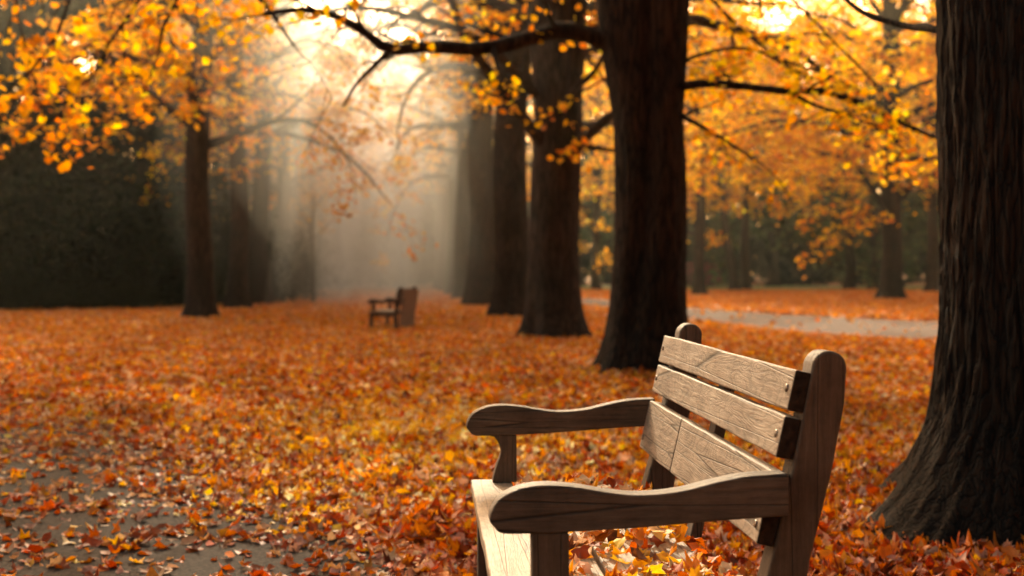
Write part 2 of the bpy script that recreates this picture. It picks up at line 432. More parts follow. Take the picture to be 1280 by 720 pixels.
# openings cut in the crowns along the sun's path to place pools of light
GAPS = [((-1.0, 8.2, 0), 1.5), ((-.9, 5.7, 0), .85), ((-2.3, 10.6, 0), .8), ((.15, 3.2, .6), .5), ((-.2, 9.6, 0), .6), ((-4.0, 33, 0), .8),
        ((-2.2, 14, 0), .8), ((-4.0, 18, 0), .8), ((-.9, 17, 0), .8), ((-2.5, 24, 0), .7), ((3.2, 17, 0), 1.1), ((5, 23, 0), 1.4), ((2.8, 11, 0), .7),
        ((3.4, 28, 0), 1.4), ((-6.5, 14, 0), .8), ((7, 36, 0), 2.4), ((13, 38, 0), 2.6), ((3.5, 38, 0), 1.8)]
def in_gap(P):
    m = np.zeros(len(P), bool)
    for c, r in GAPS:
        v = P-np.array(c); t = v@SUN_DIR
        d = np.linalg.norm(v-t[:, None]*SUN_DIR, axis=1)
        m |= (d < r) & (t > 0)
    return m

def trunk_mesh(name, h, r, seed, base=1.5, lean=(0, 0), nr=72, nz=90, lobe=None, top=.55, rough=.03, ridges=0.0, fork=None):
    """bark-covered stem with root flare; lobe=(angle, depth, width) adds a seam as of two fused stems"""
    V = []
    ths = np.linspace(0, 2*math.pi, nr, endpoint=False)
    zs = np.concatenate([np.linspace(-.12, 1.2, nz//2), np.linspace(1.2, h, nz-nz//2+1)[1:]])
    sd = seed*3.7
    for z in zs:
        q = max(z, 0)
        rr = r*(1-(1-top)*(q/h)**1.1)
        fl = (base-1)*math.exp(-q/.28) + .16*math.exp(-q/.9)
        cx = lean[0]*q + .03*math.sin(q*.9+sd)*min(q, 2); cy = lean[1]*q + .03*math.cos(q*.7+sd)*min(q, 2)
        for t in ths:
            c, s = math.cos(t), math.sin(t)
            root = (.5+.5*math.sin(t*5+sd+.6*math.sin(t*2+sd)))
            k = 1+fl*(.62+.75*root)
            k += .07*mnoise.noise(Vector((c*1.3+sd, s*1.3, z*.35)))
            k += rough*mnoise.noise(Vector((c*4+sd, s*4, z*1.3)))
            if ridges:
                w = .35*mnoise.noise(Vector((c*2, s*2+sd, z*2.2)))
                n1 = mnoise.noise(Vector(((c+w*.16)*9.5+sd, (s-w*.16)*9.5, z*1.7)))
                n2 = mnoise.noise(Vector((c*26, s*26+sd, z*9)))
                k += ridges*(min(abs(n1)*3.2, .8)-.5 + n2*.55)
            if lobe:
                la, dp, wd = lobe
                ang = la+.18*z
                dd = abs((t-ang+math.pi) % (2*math.pi)-math.pi)
                k -= dp*math.exp(-(dd/wd)**2)*min(1, .25+q/2.5)
            if fork and z > fork[0]:
                kk = min(1, (z-fork[0])/1.7)*.42
                k += fork[1]*kk*abs(math.cos(t))**3 - .25*kk*abs(math.sin(t))
            V.append((cx+rr*k*c, cy+rr*k*s, z))
    m = len(zs)
    i = np.arange(m-1)[:, None]*nr; j = np.arange(nr)[None, :]; j2 = (j+1) % nr
    Fq = np.stack([i+j, i+j2, i+nr+j2, i+nr+j], -1).reshape(-1, 4)
    return mesh_np(name, np.array(V), Fq, True)

def grow(rg, tubes, leaves, path, r0, r1, nsec, seclen, ntw, twlen, nleaf, start=.3, spread=.16, k=6, droop=.25, up=.15, k2=4):
    """a limb along path with side branches, twigs and leaf positions"""
    m = len(path)
    tubes.add(path, np.linspace(r0, r1, m)*(1+.08*np.sin(np.arange(m)*2.3)), k)
    tang = np.gradient(path, axis=0); tang /= np.linalg.norm(tang, axis=1)[:, None]+1e-9
    side = 1
    for q in np.linspace(start, 1, nsec):
        i = min(int(q*(m-1)), m-1)
        p = path[i]; t = tang[i]
        lat = np.cross(t, [0, 0, 1.]); lat /= np.linalg.norm(lat)+1e-9
        side = -side
        L = seclen*(1.15-.6*q)*rg.uniform(.7, 1.25)
        d = t*rg.uniform(.35, .9)+lat*side*rg.uniform(.5, 1.1)+np.array([0, 0, rg.uniform(-.25, up+.25)])
        if q > .97: d = t.copy()
        d /= np.linalg.norm(d)
        n = 7; pts = [p]
        cur = p.copy(); dd = d.copy()
        for s in range(n-1):
            dd = dd+rg.normal(0, .16, 3)+np.array([0, 0, -droop*.16]); dd /= np.linalg.norm(dd)
            cur = cur+dd*L/(n-1); pts.append(cur.copy())
        pts = np.array(pts)
        rs = max(r0+(r1-r0)*q, .008)*.5
        tubes.add(pts, np.linspace(rs, .005, n), k2)
        for w in range(ntw):
            j = rg.integers(2, n)
            p2 = pts[j]
            e = rg.normal(0, 1, 3)*np.array([1, 1, .45]); e = e/np.linalg.norm(e)+dd*.5; e[2] -= .15
            e /= np.linalg.norm(e)
            TL = twlen*rg.uniform(.6, 1.3)
            tt = np.linspace(0, 1, 4)[:, None]
            tp = p2+e*TL*tt+np.array([0, 0, -.22*TL])*tt**2
            tubes.add(tp, [.006, .005, .004, .003], 3)
            u = rg.random(nleaf)[:, None]**.7
            leaves.append(p2+e*TL*u+np.array([0, 0, -.22*TL])*u**2+rg.normal(0, spread, (nleaf, 3))*np.array([1, 1, .6]))

def auto_limbs(rg, tubes, leaves, h0, h1, Rad, nl, r, nsec, ntw, nleaf, seclen=1.7, twlen=.6, spread=.16, low=-.1, az=None):
    for i in range(nl):
        q = (i+.5)/nl
        h = h0+(h1-h0)*q**1.05
        phi = i*2.39996+rg.uniform(-.3, .3) if az is None else rg.uniform(*az)
        L = Rad*(1-.55*q**1.6)*rg.uniform(.75, 1.12)
        el = low+.1+q*.95+rg.uniform(-.1, .15)
        d = np.array([math.cos(phi)*math.cos(el), math.sin(phi)*math.cos(el), math.sin(el)+.25])
        cur = np.array([0, 0, h]); pts = [cur.copy()]
        n = 11
        for s in range(n-1):
            f = s/(n-1)
            d = d+rg.normal(0, .085, 3); d[2] -= (.16-.05*q)*f*2.0*(.5+.5*(q < .5))
            d /= np.linalg.norm(d)
            cur = cur+d*L/(n-1); pts.append(cur.copy())
        grow(rg, tubes, leaves, np.array(pts), r*.36*(1-.5*q)+.02, .014, nsec, seclen, ntw, twlen, nleaf, spread=spread, k=6, start=.28)

PAL = {
 'gold':   ([(.96, .56, .03), (.96, .47, .02), (.90, .34, .018), (.96, .66, .08), (.65, .22, .02)], [30, 30, 18, 12, 8]),
 'orange': ([(.94, .44, .02), (.92, .36, .016), (.95, .54, .035), (.8, .26, .015), (.5, .17, .02)], [30, 28, 22, 14, 8]),
 'pale':   ([(.92, .52, .08), (.86, .44, .06), (.88, .60, .16), (.62, .34, .06)], [30, 25, 20, 12]),
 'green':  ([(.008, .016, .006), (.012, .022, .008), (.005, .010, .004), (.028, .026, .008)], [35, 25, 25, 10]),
 'olive':  ([(.085, .14, .055), (.13, .175, .07), (.055, .09, .04), (.22, .19, .06)], [30, 20, 30, 8]),
}

def make_tree(name, loc, r, h, seed, hb, Rad, nl, pal, bark, leafsize, nsec=7, ntw=4, nleaf=14, lobe=None, base=1.5,
              nr=40, nz=50, ridges=0, extra=None, lean=(0, 0), cull=True, tpl=OVAL, low=-.1, mleaf=None, spread=.16, seclen=1.7, twlen=.6,
              fork=None, top=.5, zcut=None, az=None, thin_y=None):
    rg = np.random.default_rng(seed)
    root = empty(name, loc)
    tr = trunk_mesh('trunk', h, r, seed, base, lean, nr, nz, lobe, top, .03, ridges, fork)
    link('trunk', tr, bark, root)
    tb, lv = Tubes(), []
    auto_limbs(rg, tb, lv, hb, h*.97, Rad, nl, r, nsec, ntw, nleaf, low=low, spread=spread, seclen=seclen, twlen=twlen, az=az)
    if extra: extra(rg, tb, lv, np.array(loc))
    link('branches', tb.mesh('branches'), bark, root)
    P = np.concatenate(lv)
    if zcut is not None: P = P[P[:, 2] > zcut]
    if cull:
        P = P[~in_gap(P+np.array(loc))]
        P = P[(P[:, 2] < max(5.2, 1.6+.235*(thin_y or loc[1]))) | (rg.random(len(P)) < .26)]  # leaves above the view thinned to let more light through
    n = len(P)
    c = palette(rg, n, *PAL[pal], .18)
    # light and dark clumps
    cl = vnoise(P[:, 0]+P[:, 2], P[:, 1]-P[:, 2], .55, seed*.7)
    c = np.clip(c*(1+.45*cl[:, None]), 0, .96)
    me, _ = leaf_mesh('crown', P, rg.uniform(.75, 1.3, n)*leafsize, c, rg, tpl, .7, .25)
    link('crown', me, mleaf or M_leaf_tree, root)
    return root

def hand(limbs, r0, r1, nsec=8, ntw=4, nleaf=12, seclen=.9, twlen=.4, spread=.1, start=.25, leafy=True):
    def f(rg, tb, lv, loc):
        for pts, ra, rb, ns in limbs:
            P = smooth_path([W(*p) for p in pts], 20)-loc
            if ns: grow(rg, tb, lv, P, ra, rb, ns, seclen, ntw, twlen, nleaf, start=start, spread=spread, k=8)
            else: tb.add(P, np.linspace(ra, rb, 20), 8)
    return f

# --- the row on the right of the lane
t = make_tree('lime_tree', (2.34, 5.15, 0), .455, 12, 11, 4.6, 5.5, 16, 'orange', M_bark_near, .12, ridges=.05, nr=480, nz=420, base=1.72, top=.6,
              extra=hand([([(1240, 60, 5.3), (1175, 38, 5.5), (1130, 32, 5.8), (1080, 16, 6.0), (1045, -12, 6.2)], .022, .010, 0)], 0, 0), zcut=3.6)
tag(t, 'massive dark trunk with furrowed bark close behind the front bench at the right edge', 'tree', 'trees of the long row')

ex1 = hand([
  ([(770, 60, 12.8), (735, 44, 12.7), (700, 37, 12.4), (655, 50, 12.1), (600, 61, 11.9), (540, 58, 11.8), (488, 62, 11.7), (455, 40, 11.7), (420, 20, 11.6), (375, 12, 11.5), (330, 18, 11.3)], .10, .022, 11),
  ([(488, 62, 11.7), (468, 82, 11.7), (445, 106, 11.6), (429, 133, 11.6)], .032, .010, 0),
  ([(805, 112, 12.8), (850, 108, 12.6), (885, 104, 12.4), (930, 108, 12.2), (985, 114, 12.0), (1015, 113, 11.9), (1065, 125, 11.8), (1110, 146, 11.7), (1168, 172, 11.5)], .055, .018, 8),
  ([(985, 114, 12.0), (1020, 132, 11.8), (1060, 144, 11.6), (1100, 160, 11.5)], .024, .008, 3),
  ([(820, 135, 12.8), (853, 146, 12.6), (880, 160, 12.4), (915, 181, 12.2), (955, 207, 12.0)], .035, .010, 3),
  ([(820, 90, 12.8), (850, 78, 12.7), (900, 62, 12.5), (950, 64, 12.3), (1000, 92, 12.1), (1030, 100, 12.0)], .026, .008, 5),
  ([(850, -30, 12.9), (890, 0, 12.7), (930, 40, 12.5), (980, 75, 12.3), (1040, 95, 12.1), (1100, 128, 12.0)], .022, .008, 5),
  ([(960, -30, 12.5), (1000, 8, 12.3), (1040, 50, 12.0), (1085, 95, 11.8), (1100, 120, 11.7)], .018, .007, 4),
  ], 0, 0, seclen=.75, ntw=3, nleaf=7, twlen=.35, spread=.09)
t = make_tree('lime_tree', (1.43, 12.8, 0), .375, 12, 12, 4.3, 6.0, 20, 'gold', M_bark, .105, lobe=(R(236), .34, .26), nr=260, nz=260, ridges=.04,
              base=1.42, extra=ex1, fork=(2.7, 1.35), top=.8, tpl=MAPLE)
tag(t, 'thick dark trunk with a pale seam, rising just behind the front bench backrest', 'tree', 'trees of the long row')

ex2 = hand([
  ([(700, 210, 19.4), (722, 180, 19.0), (745, 160, 18.6), (775, 138, 18.2), (830, 118, 17.8)], .13, .05, 4),
  ([(690, 150, 19.4), (720, 110, 19.0), (742, 90, 18.6), (770, 40, 18.2)], .07, .03, 4),
  ([(680, 180, 19.4), (640, 130, 19.2), (610, 90, 19.0), (580, 40, 18.8), (560, -10, 18.5)], .12, .05, 5),
  ([(672, 120, 19.4), (600, 50, 18.9), (520, 22, 18.4), (440, 10, 18.0), (360, 30, 17.6)], .09, .02, 13),
  ], 0, 0, seclen=1.2, ntw=4, nleaf=9, twlen=.5)
t = make_tree('lime_tree', (.70, 19.5, 0), .40, 13, 13, 4.6, 6.2, 22, 'orange', M_bark_warm, .12, nr=120, nz=120, base=1.4, extra=ex2, ridges=.03, top=.85, fork=(4.0, .9), lobe=(R(262), .22, .25))
tag(t, 'second trunk of the row, flared brown base left of the dark seamed trunk', 'tree', 'trees of the long row')
rowlab = ['third trunk of the row, half hidden behind a flared brown neighbour', 'fourth trunk of the row in light haze', 'fifth trunk of the row, only its left edge showing', 'sixth trunk of the row, soft in haze',
          'seventh trunk of the row, pale with haze', 'last trunk of the row where the lane ends']
for i, (x, y, r) in enumerate(ROW[3:]):
    ns = 6 if i < 3 else 5
    if i < 3:
        t = make_tree('lime_tree', (x, y, 0), r, 14, 14+i, 5.3, 7.6, 30, 'pale', M_bark_warm, .15, nr=90, nz=90, base=1.4, nsec=7, ntw=4, nleaf=12, top=.75, fork=(5.5, .5), lobe=(R(250+15*i), .2, .25), ridges=.02)
        protorow = t
    else:
        t = copy_tree(protorow, (x, y, 0), i*1.3, 1.0)
    tag(t, rowlab[i], 'tree', 'trees of the long row')

# --- the left row
PROTO = []
for i, (x, y, r, pal, lab) in enumerate([
        (-7.2, 27.7, .29, 'orange', 'slim brown trunk with golden crown, front one of the left row'),
        (-8.0, 35.0, .28, 'orange', 'darker trunk next right of the slim front trunk at left'),
        (-8.25, 39.5, .30, 'gold', 'broad dark trunk, third of the left row')]):
    t = make_tree('maple_tree', (x, y, 0), r, 13, 31+i, [3.8, 5.0, 5.2][i], 5.8, 22, pal, M_bark_warm, .15, nr=60, nz=60, base=1.45, nsec=7, ntw=4, nleaf=12, low=-.12, top=.6, thin_y=[None, 56, 66][i])
    tag(t, lab, 'tree', 'trees of the left row'); PROTO.append(t)
for i, (x, y, lab) in enumerate([(-9.3, 49, 'fourth trunk of the left row, faint in haze'), (-10.2, 57, 'fifth trunk of the left row, pale in haze'), (-11.0, 66, 'farthest trunk of the left row')]):
    t = copy_tree(PROTO[i % 3], (x, y, 0), 1.1+i*2, 1.0); tag(t, lab, 'tree', 'trees of the left row')

# tree outside the frame on the left whose branches hang in
exl = hand([
  ([(-90, -60, 12.0), (0, -75, 11.6), (120, -70, 11.2), (240, -60, 10.8), (330, -50, 10.6)], .06, .025, 7),
  ([(110, -72, 11.2), (90, -10, 11.2), (72, 40, 11.2), (50, 75, 11.1), (22, 102, 11.1), (4, 118, 11.0)], .022, .007, 6),
  ([(200, -64, 11.0), (178, -8, 11.0), (150, 35, 11.0), (133, 60, 11.0), (124, 85, 10.9), (96, 112, 10.9)], .022, .007, 6),
  ([(240, -60, 10.8), (223, -5, 10.8), (205, 32, 10.8), (197, 70, 10.7), (183, 110, 10.7)], .02, .007, 6),
  ([(30, -70, 11.6), (20, 0, 11.6), (40, 90, 11.5), (55, 150, 11.5)], .018, .006, 6),
  ], 0, 0, seclen=.6, ntw=3, nleaf=6, twlen=.35, spread=.1)
t = make_tree('maple_tree', (-6.9, 12.6, 0), .3, 12, 41, 4.4, 5.0, 16, 'orange', M_bark, .12, extra=exl, nsec=6, ntw=5, nleaf=10, tpl=MAPLE)
tag(t, 'maple whose thin dark branches hang in at the upper left corner', 'tree')

# --- the free-standing golden tree on the right
exr = hand([
  ([(1118, 255, 46.6), (1150, 225, 46), (1180, 210, 45)], .16, .06, 4),
  ([(1110, 270, 46.6), (1090, 235, 46), (1060, 200, 45), (1020, 190, 44.5)], .14, .05, 7),
  ([(1110, 265, 46.6), (1085, 262, 46), (1062, 272, 45), (1045, 288, 44.5)], .09, .03, 6),
  ([(1112, 200, 46.6), (1050, 160, 46), (980, 150, 45), (900, 170, 44)], .14, .05, 9),
  ], 0, 0, seclen=1.9, ntw=4, nleaf=9, twlen=.8, spread=.28)
t = make_tree('maple_tree', (14.75, 46.7, 0), .40, 18, 51, 5.2, 9.5, 38, 'gold', M_bark, .2, nr=60, nz=60, base=1.6, nsec=9, ntw=6, nleaf=11, extra=exr, mleaf=None, seclen=2.3, twlen=.9, spread=.25, cull=False)
tag(t, 'solitary dark trunk under a glowing golden crown beyond the gravel walk', 'tree')

# golden trees further back on the right, and paler ones behind the lane
def put(proto, px, by, rz, s, lab, grp, lean=None):
    Z = H*F/(by-HY)
    c = copy_tree(proto, ((px-640)/F*Z, Z, 0), rz, s)
    tag(c, lab, 'tree', grp)
    return c
gold_b = make_tree('maple_tree', (8.6, 55, 0), .26, 15, 52, 5.6, 7.2, 30, 'gold', M_bark_warm, .2, nsec=7, ntw=5, nleaf=10, seclen=2.1, twlen=.8, spread=.22, cull=False)
tag(gold_b, 'thin golden tree between the seamed trunk and the leaning pair', 'tree')
t = put(gold_b, 932, 363, 1.0, 1.05, 'upright thin trunk of the crossed pair on the far lawn', None)
t = put(gold_b, 918, 364, 2.2, .95, 'leaning thin trunk of the crossed pair on the far lawn', None); t.rotation_euler = (0, R(9), 2.2)
t = put(gold_b, 1062, 361, 3.0, 1.1, 'thin far tree left of the solitary golden maple', None)
t = put(gold_b, 1165, 366, 3.7, 1.15, 'golden tree partly hidden behind the massive furrowed trunk', None)
t = put(gold_b, 745, 362, .4, 1.0, 'far tree seen through the gap between two row trunks', None)

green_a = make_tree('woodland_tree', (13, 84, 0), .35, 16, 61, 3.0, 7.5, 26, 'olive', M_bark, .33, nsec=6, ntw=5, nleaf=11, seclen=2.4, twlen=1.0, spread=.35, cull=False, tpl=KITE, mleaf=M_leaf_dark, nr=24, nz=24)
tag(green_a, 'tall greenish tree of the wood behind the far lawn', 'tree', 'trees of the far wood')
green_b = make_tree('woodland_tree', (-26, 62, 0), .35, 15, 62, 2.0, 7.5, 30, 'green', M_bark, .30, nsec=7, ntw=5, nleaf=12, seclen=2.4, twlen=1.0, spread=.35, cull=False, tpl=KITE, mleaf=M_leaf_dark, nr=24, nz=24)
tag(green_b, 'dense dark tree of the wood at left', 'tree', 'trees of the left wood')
rw = random.Random(5)
for x, y, s in [(5, 92, 1.0), (20, 92, 1.05), (27, 84, .95), (34, 90, 1.1), (42, 84, 1.0), (23.5, 78, .8), (50, 90, 1.0), (-1, 100, 1.1), (8.5, 104, 1.2), (31, 104, 1.2), (17, 108, 1.25), (44, 106, 1.2)]:
    c = copy_tree(green_a, (x, y, 0), rw.uniform(0, 6.3), s); tag(c, 'tall greenish tree of the wood behind the far lawn', 'tree', 'trees of the far wood')
for x, y, s in [(-14.5, 47, .8), (-20, 50, .95), (-27, 49, 1.0), (-18, 60, 1.0), (-34, 58, 1.1), (-16, 73, 1.05), (-23, 75, 1.15), (-32, 76, 1.2), (-41, 72, 1.2), (-22, 41, .8)]:
    c = copy_tree(green_b, (x, y, 0), rw.uniform(0, 6.3), s); tag(c, 'dense dark tree of the wood at left', 'tree', 'trees of the left wood')
for x, y, s in [(-14, 92, 1.0), (-8, 104, 1.1), (-21, 98, 1.15), (-13, 112, 1.2), (-29, 104, 1.2), (-5.5, 92, .85), (-7.5, 80, .85), (-12.5, 78, .9), (-4.4, 112, 1.1), (-9.5, 116, 1.2)]:
    c = copy_tree(green_a, (x, y, 0), rw.uniform(0, 6.3), s); tag(c, 'hazy green tree closing the end of the lane', 'tree', 'trees at the end of the lane')

# --- shrubs
def make_shrub(name, loc, rx, ry, h, n, pal, size, seed, mat=None):
    rg = np.random.default_rng(seed)
    root = empty(name, loc)
    u = rg.normal(0, 1, (n, 3)); u /= np.linalg.norm(u, axis=1)[:, None]
    rad = rg.random(n)**.28
    bl = np.array([mnoise.noise(Vector((float(q[0])*2.2+seed, float(q[1])*2.2, float(q[2])*2.2))) for q in u])
    P = u*(rad*(1+.85*bl))[:, None]*np.array([rx, ry, h*.55])+np.array([0, 0, h*.5])
    P = P[P[:, 2] > .03]; n = len(P)
    c = palette(rg, n, *(PAL[pal] if isinstance(pal, str) else pal), .3)
    me, _ = leaf_mesh('foliage', P, rg.uniform(.7, 1.3, n)*size, c, rg, KITE, .9, .2)
    link('foliage', me, mat or M_leaf_dark, root)
    tb = Tubes()
    for i in range(6):
        a_ = i*1.05+rg.random()
        tb.add(smooth_path([(0.05*math.cos(a_), .05*math.sin(a_), -.05), (rx*.25*math.cos(a_), ry*.25*math.sin(a_), h*.35), (rx*.6*math.cos(a_), ry*.6*math.sin(a_), h*.8)], 8), np.linspace(.05, .01, 8), 5)
    link('stems', tb.mesh('stems'), M_bark, root)
    return root
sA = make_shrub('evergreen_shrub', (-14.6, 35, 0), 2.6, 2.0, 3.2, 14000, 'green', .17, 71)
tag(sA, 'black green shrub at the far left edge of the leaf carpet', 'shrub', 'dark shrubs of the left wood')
for i, (x, y, s, lab) in enumerate([(-11.9, 36.5, .95, 'black green shrub left of the slim front trunk, next to a taller one'), (-17.6, 36, 1.15, 'tall black green shrub cut by the left frame edge'),
        (-10.0, 41, .9, 'dark shrub filling the gap beside the slim front trunk'), (-13.4, 43, 1.2, 'tall dark shrub rising behind the lower ones at left'), (-11.2, 54, 1.0, 'dark shrub seen between the left row trunks'), (-17.5, 45, 1.4, 'largest dark shrub deep in the left wood'), (-9.3, 46, .75, 'low dark shrub between the slim front trunk and the dark second trunk')]):
    c = copy_tree(sA, (x, y, 0), i*1.7, s); tag(c, lab, 'shrub', 'dark shrubs of the left wood')
for i, (x, y, s) in enumerate([(-15.6, 32.4, .34), (-13.6, 32.8, .28), (-12.2, 33.6, .36), (-11.0, 34.4, .30), (-9.6, 36.4, .33), (-9.9, 38.6, .45), (-14.5, 32.2, .22), (-9.0, 41.5, .4)]):
    c = copy_tree(sA, (x, y, 0), i*2.3, (s, s, s*(1+.25*math.sin(i*2)))); tag(c, 'knee high dark shrub along the ragged front edge of the left wood', 'shrub', 'low shrubs edging the left wood')
sB = make_shrub('woodland_shrub', (10, 97, 0), 4.0, 2.2, 4.2, 7000, 'green', .3, 72)
tag(sB, 'low dark shrub along the back of the far lawn', 'shrub', 'shrubs behind the far lawn')
for i, (x, y, s) in enumerate([(16, 96, 1.0), (22.5, 97, 1.1), (29, 97, 1.0), (36, 97, 1.1), (43, 97, 1.0), (4, 99, .9), (-2.5, 101, .9), (50, 97, 1)]):
    c = copy_tree(sB, (x, y, 0), i*2.1, s); tag(c, 'low dark shrub along the back of the far lawn', 'shrub', 'shrubs behind the far lawn')
for i, (x, y, s) in enumerate([(-9, 100, .9), (-15, 100, 1.0), (-21, 98, 1.1), (-28, 92, 1.2), (-17, 84, .9)]):
    c = copy_tree(sB, (x, y, 0), i*2.1, s); tag(c, 'hazy shrub at the end of the lane', 'shrub', 'shrubs at the end of the lane')
p_ = make_shrub('flowering_shrub', (13.2, 86, 0), 1.5, 1.2, 1.7, 2500, ([(.35, .06, .09), (.22, .05, .06), (.12, .09, .05)], [3, 2, 1]), .2, 73)
tag(p_, 'low reddish pink shrub on the far lawn', 'shrub')

# far wood closing the horizon
def far_wood():
    rg = np.random.default_rng(81)
    P = []
    for i in range(150):
        ang = rg.uniform(-.62, .62); Z = rg.uniform(122, 150)
        x = Z*math.tan(ang)
        top = rg.uniform(13, 20)
        n = 420
        u = rg.normal(0, 1, (n, 3)); u /= np.linalg.norm(u, axis=1)[:, None]
        P.append(u*(rg.random(n)**.3)[:, None]*np.array([5.5, 5, top*.52])+np.array([x, Z, top*.5]))
    ang = rg.uniform(-.66, .66, 9000); Z = rg.uniform(120, 128, 9000)
    P.append(np.stack([Z*np.tan(ang), Z, rg.uniform(0, 1, 9000)**1.3*6], 1))
    P = np.concatenate(P); P = P[P[:, 2] > 0]
    c = palette(rg, len(P), *PAL['olive'], .3)
    me, _ = leaf_mesh('far_wood', P, rg.uniform(.7, 1.3, len(P))*.95, c, rg, KITE, .8, .2)
    o = link('far_wood', me, M_leaf_dark); tag(o, 'hazy mass of distant woodland along the horizon', 'woodland', kind='stuff')
far_wood()

# slender young trunk standing in the lane far back
sap = empty('sapling', ((391-640)/F*41.5, 41.5, 0))
tb = Tubes(); tb.add(smooth_path([(0, 0, -.05), (.02, 0, 1.2), (-.03, .02, 2.4), (.05, 0, 3.8)], 14), np.linspace(.085, .03, 14), 8)
link('trunk', tb.mesh('trunk'), M_bark, sap)
rg = np.random.default_rng(5); tb = Tubes(); lv = []
for i in range(5):
    a_ = i*2.4; z0 = 2.2+i*.35
    grow(rg, tb, lv, smooth_path([(0, 0, z0), (.4*math.cos(a_), .4*math.sin(a_), z0+.4), (.9*math.cos(a_), .9*math.sin(a_), z0+.9)], 8), .02, .006, 3, .5, 2, .3, 5)
link('branches', tb.mesh('branches'), M_bark, sap)
P = np.concatenate(lv); me, _ = leaf_mesh('crown', P, rg.uniform(.08, .13, len(P)), palette(rg, len(P), *PAL['pale'], .2), rg, OVAL, .7, .2)
link('crown', me, M_leaf_tree, sap)
tag(sap, 'slender young trunk standing alone in the lane left of the far bench', 'tree')

# ------------------------------------------------------------------ benches
def prism(name, prof, a0, a1, mat, parent, bev=.006, seg=2, wob=.0015, nseg=24, seed=0):
    """profile in (x depth, z) extruded along y from a0 to a1, slightly irregular, bevelled edges"""
    import bmesh
    bm = bmesh.new()
    k = len(prof)
    rings = []
    cx_ = sum(p[0] for p in prof)/k; cz_ = sum(p[1] for p in prof)/k
    for i in range(nseg+1):
        y = a0+(a1-a0)*i/nseg
        dx = wob*mnoise.noise(Vector((y*5, seed*1.7, 0))); dz = wob*mnoise.noise(Vector((y*5, seed*1.7, 9)))
        ring = []
        for x, z in prof:
            w = wob*.8*mnoise.noise(Vector((x*40, y*12+seed, z*40)))
            ring.append(bm.verts.new((x+dx+(x-cx_)*w*6, y, z+dz+(z-cz_)*w*6)))
        rings.append(ring)
    for i in range(nseg):
        for j in range(k):
            j2 = (j+1) % k
            bm.faces.new((rings[i][j], rings[i][j2], rings[i+1][j2], rings[i+1][j]))
    bm.faces.new(rings[0][::-1]); bm.faces.new(rings[-1])
    bmesh.ops.recalc_face_normals(bm, faces=bm.faces)
    me = bpy.data.meshes.new(name); bm.to_mesh(me); bm.free()
    o = link(name, me, mat, parent)
    md = o.modifiers.new('soft', 'BEVEL'); md.width = bev; md.segments = seg; md.limit_method = 'ANGLE'; md.angle_limit = R(38); md.harden_normals = False
    for p in me.polygons: p.use_smooth = True
    md2 = o.modifiers.new('wn', 'WEIGHTED_NORMAL'); md2.keep_sharp = False
    return o

def dense(profile, n=6):
    out = []
    for i in range(len(profile)):
        p, q = profile[i], profile[(i+1) % len(profile)]
        m = max(1, int(math.hypot(q[0]-p[0], q[1]-p[1])/.03))
        for t in range(m): out.append((p[0]+(q[0]-p[0])*t/m, p[1]+(q[1]-p[1])*t/m))
    return out

ARM_TOP = [(-.048, .600), (-.044, .620), (-.026, .645), (.014, .664), (.063, .670), (.126, .665), (.189, .654), (.252, .648), (.33, .654), (.409, .672), (.472, .683), (.552, .687)]
ARM_BOT = [(.552, .602), (.409, .594), (.252, .583), (.126, .577), (0., .574), (-.030, .578)]
def arm_profile():
    t = smooth_path([(x, 0, z) for x, z in ARM_TOP], 46); b_ = smooth_path([(x, 0, z) for x, z in ARM_BOT], 26)
    return [(p[0], p[2]) for p in t]+[(p[0], p[2]) for p in b_]
def slat_prof(z0, z1, th=.036):
    f = lambda z: .499+(z-.535)*.231
    nx, nz = th*.974, -th*.225
    return [(f(z0), z0), (f(z1), z1), (f(z1)+nx, z1+nz), (f(z0)+nx, z0+nz)]
def post_profile():
    top = [(.652+.0365*math.cos(R(t_)), .893+.036*math.sin(R(t_))) for t_ in range(0, 181, 12)]
    return [(.60, 0), (.578, .28), (.612, .5), (.657, .68), (.684, .82)]+top+[(.575, .69), (.538, .53), (.507, .42), (.49, .28), (.505, 0)]

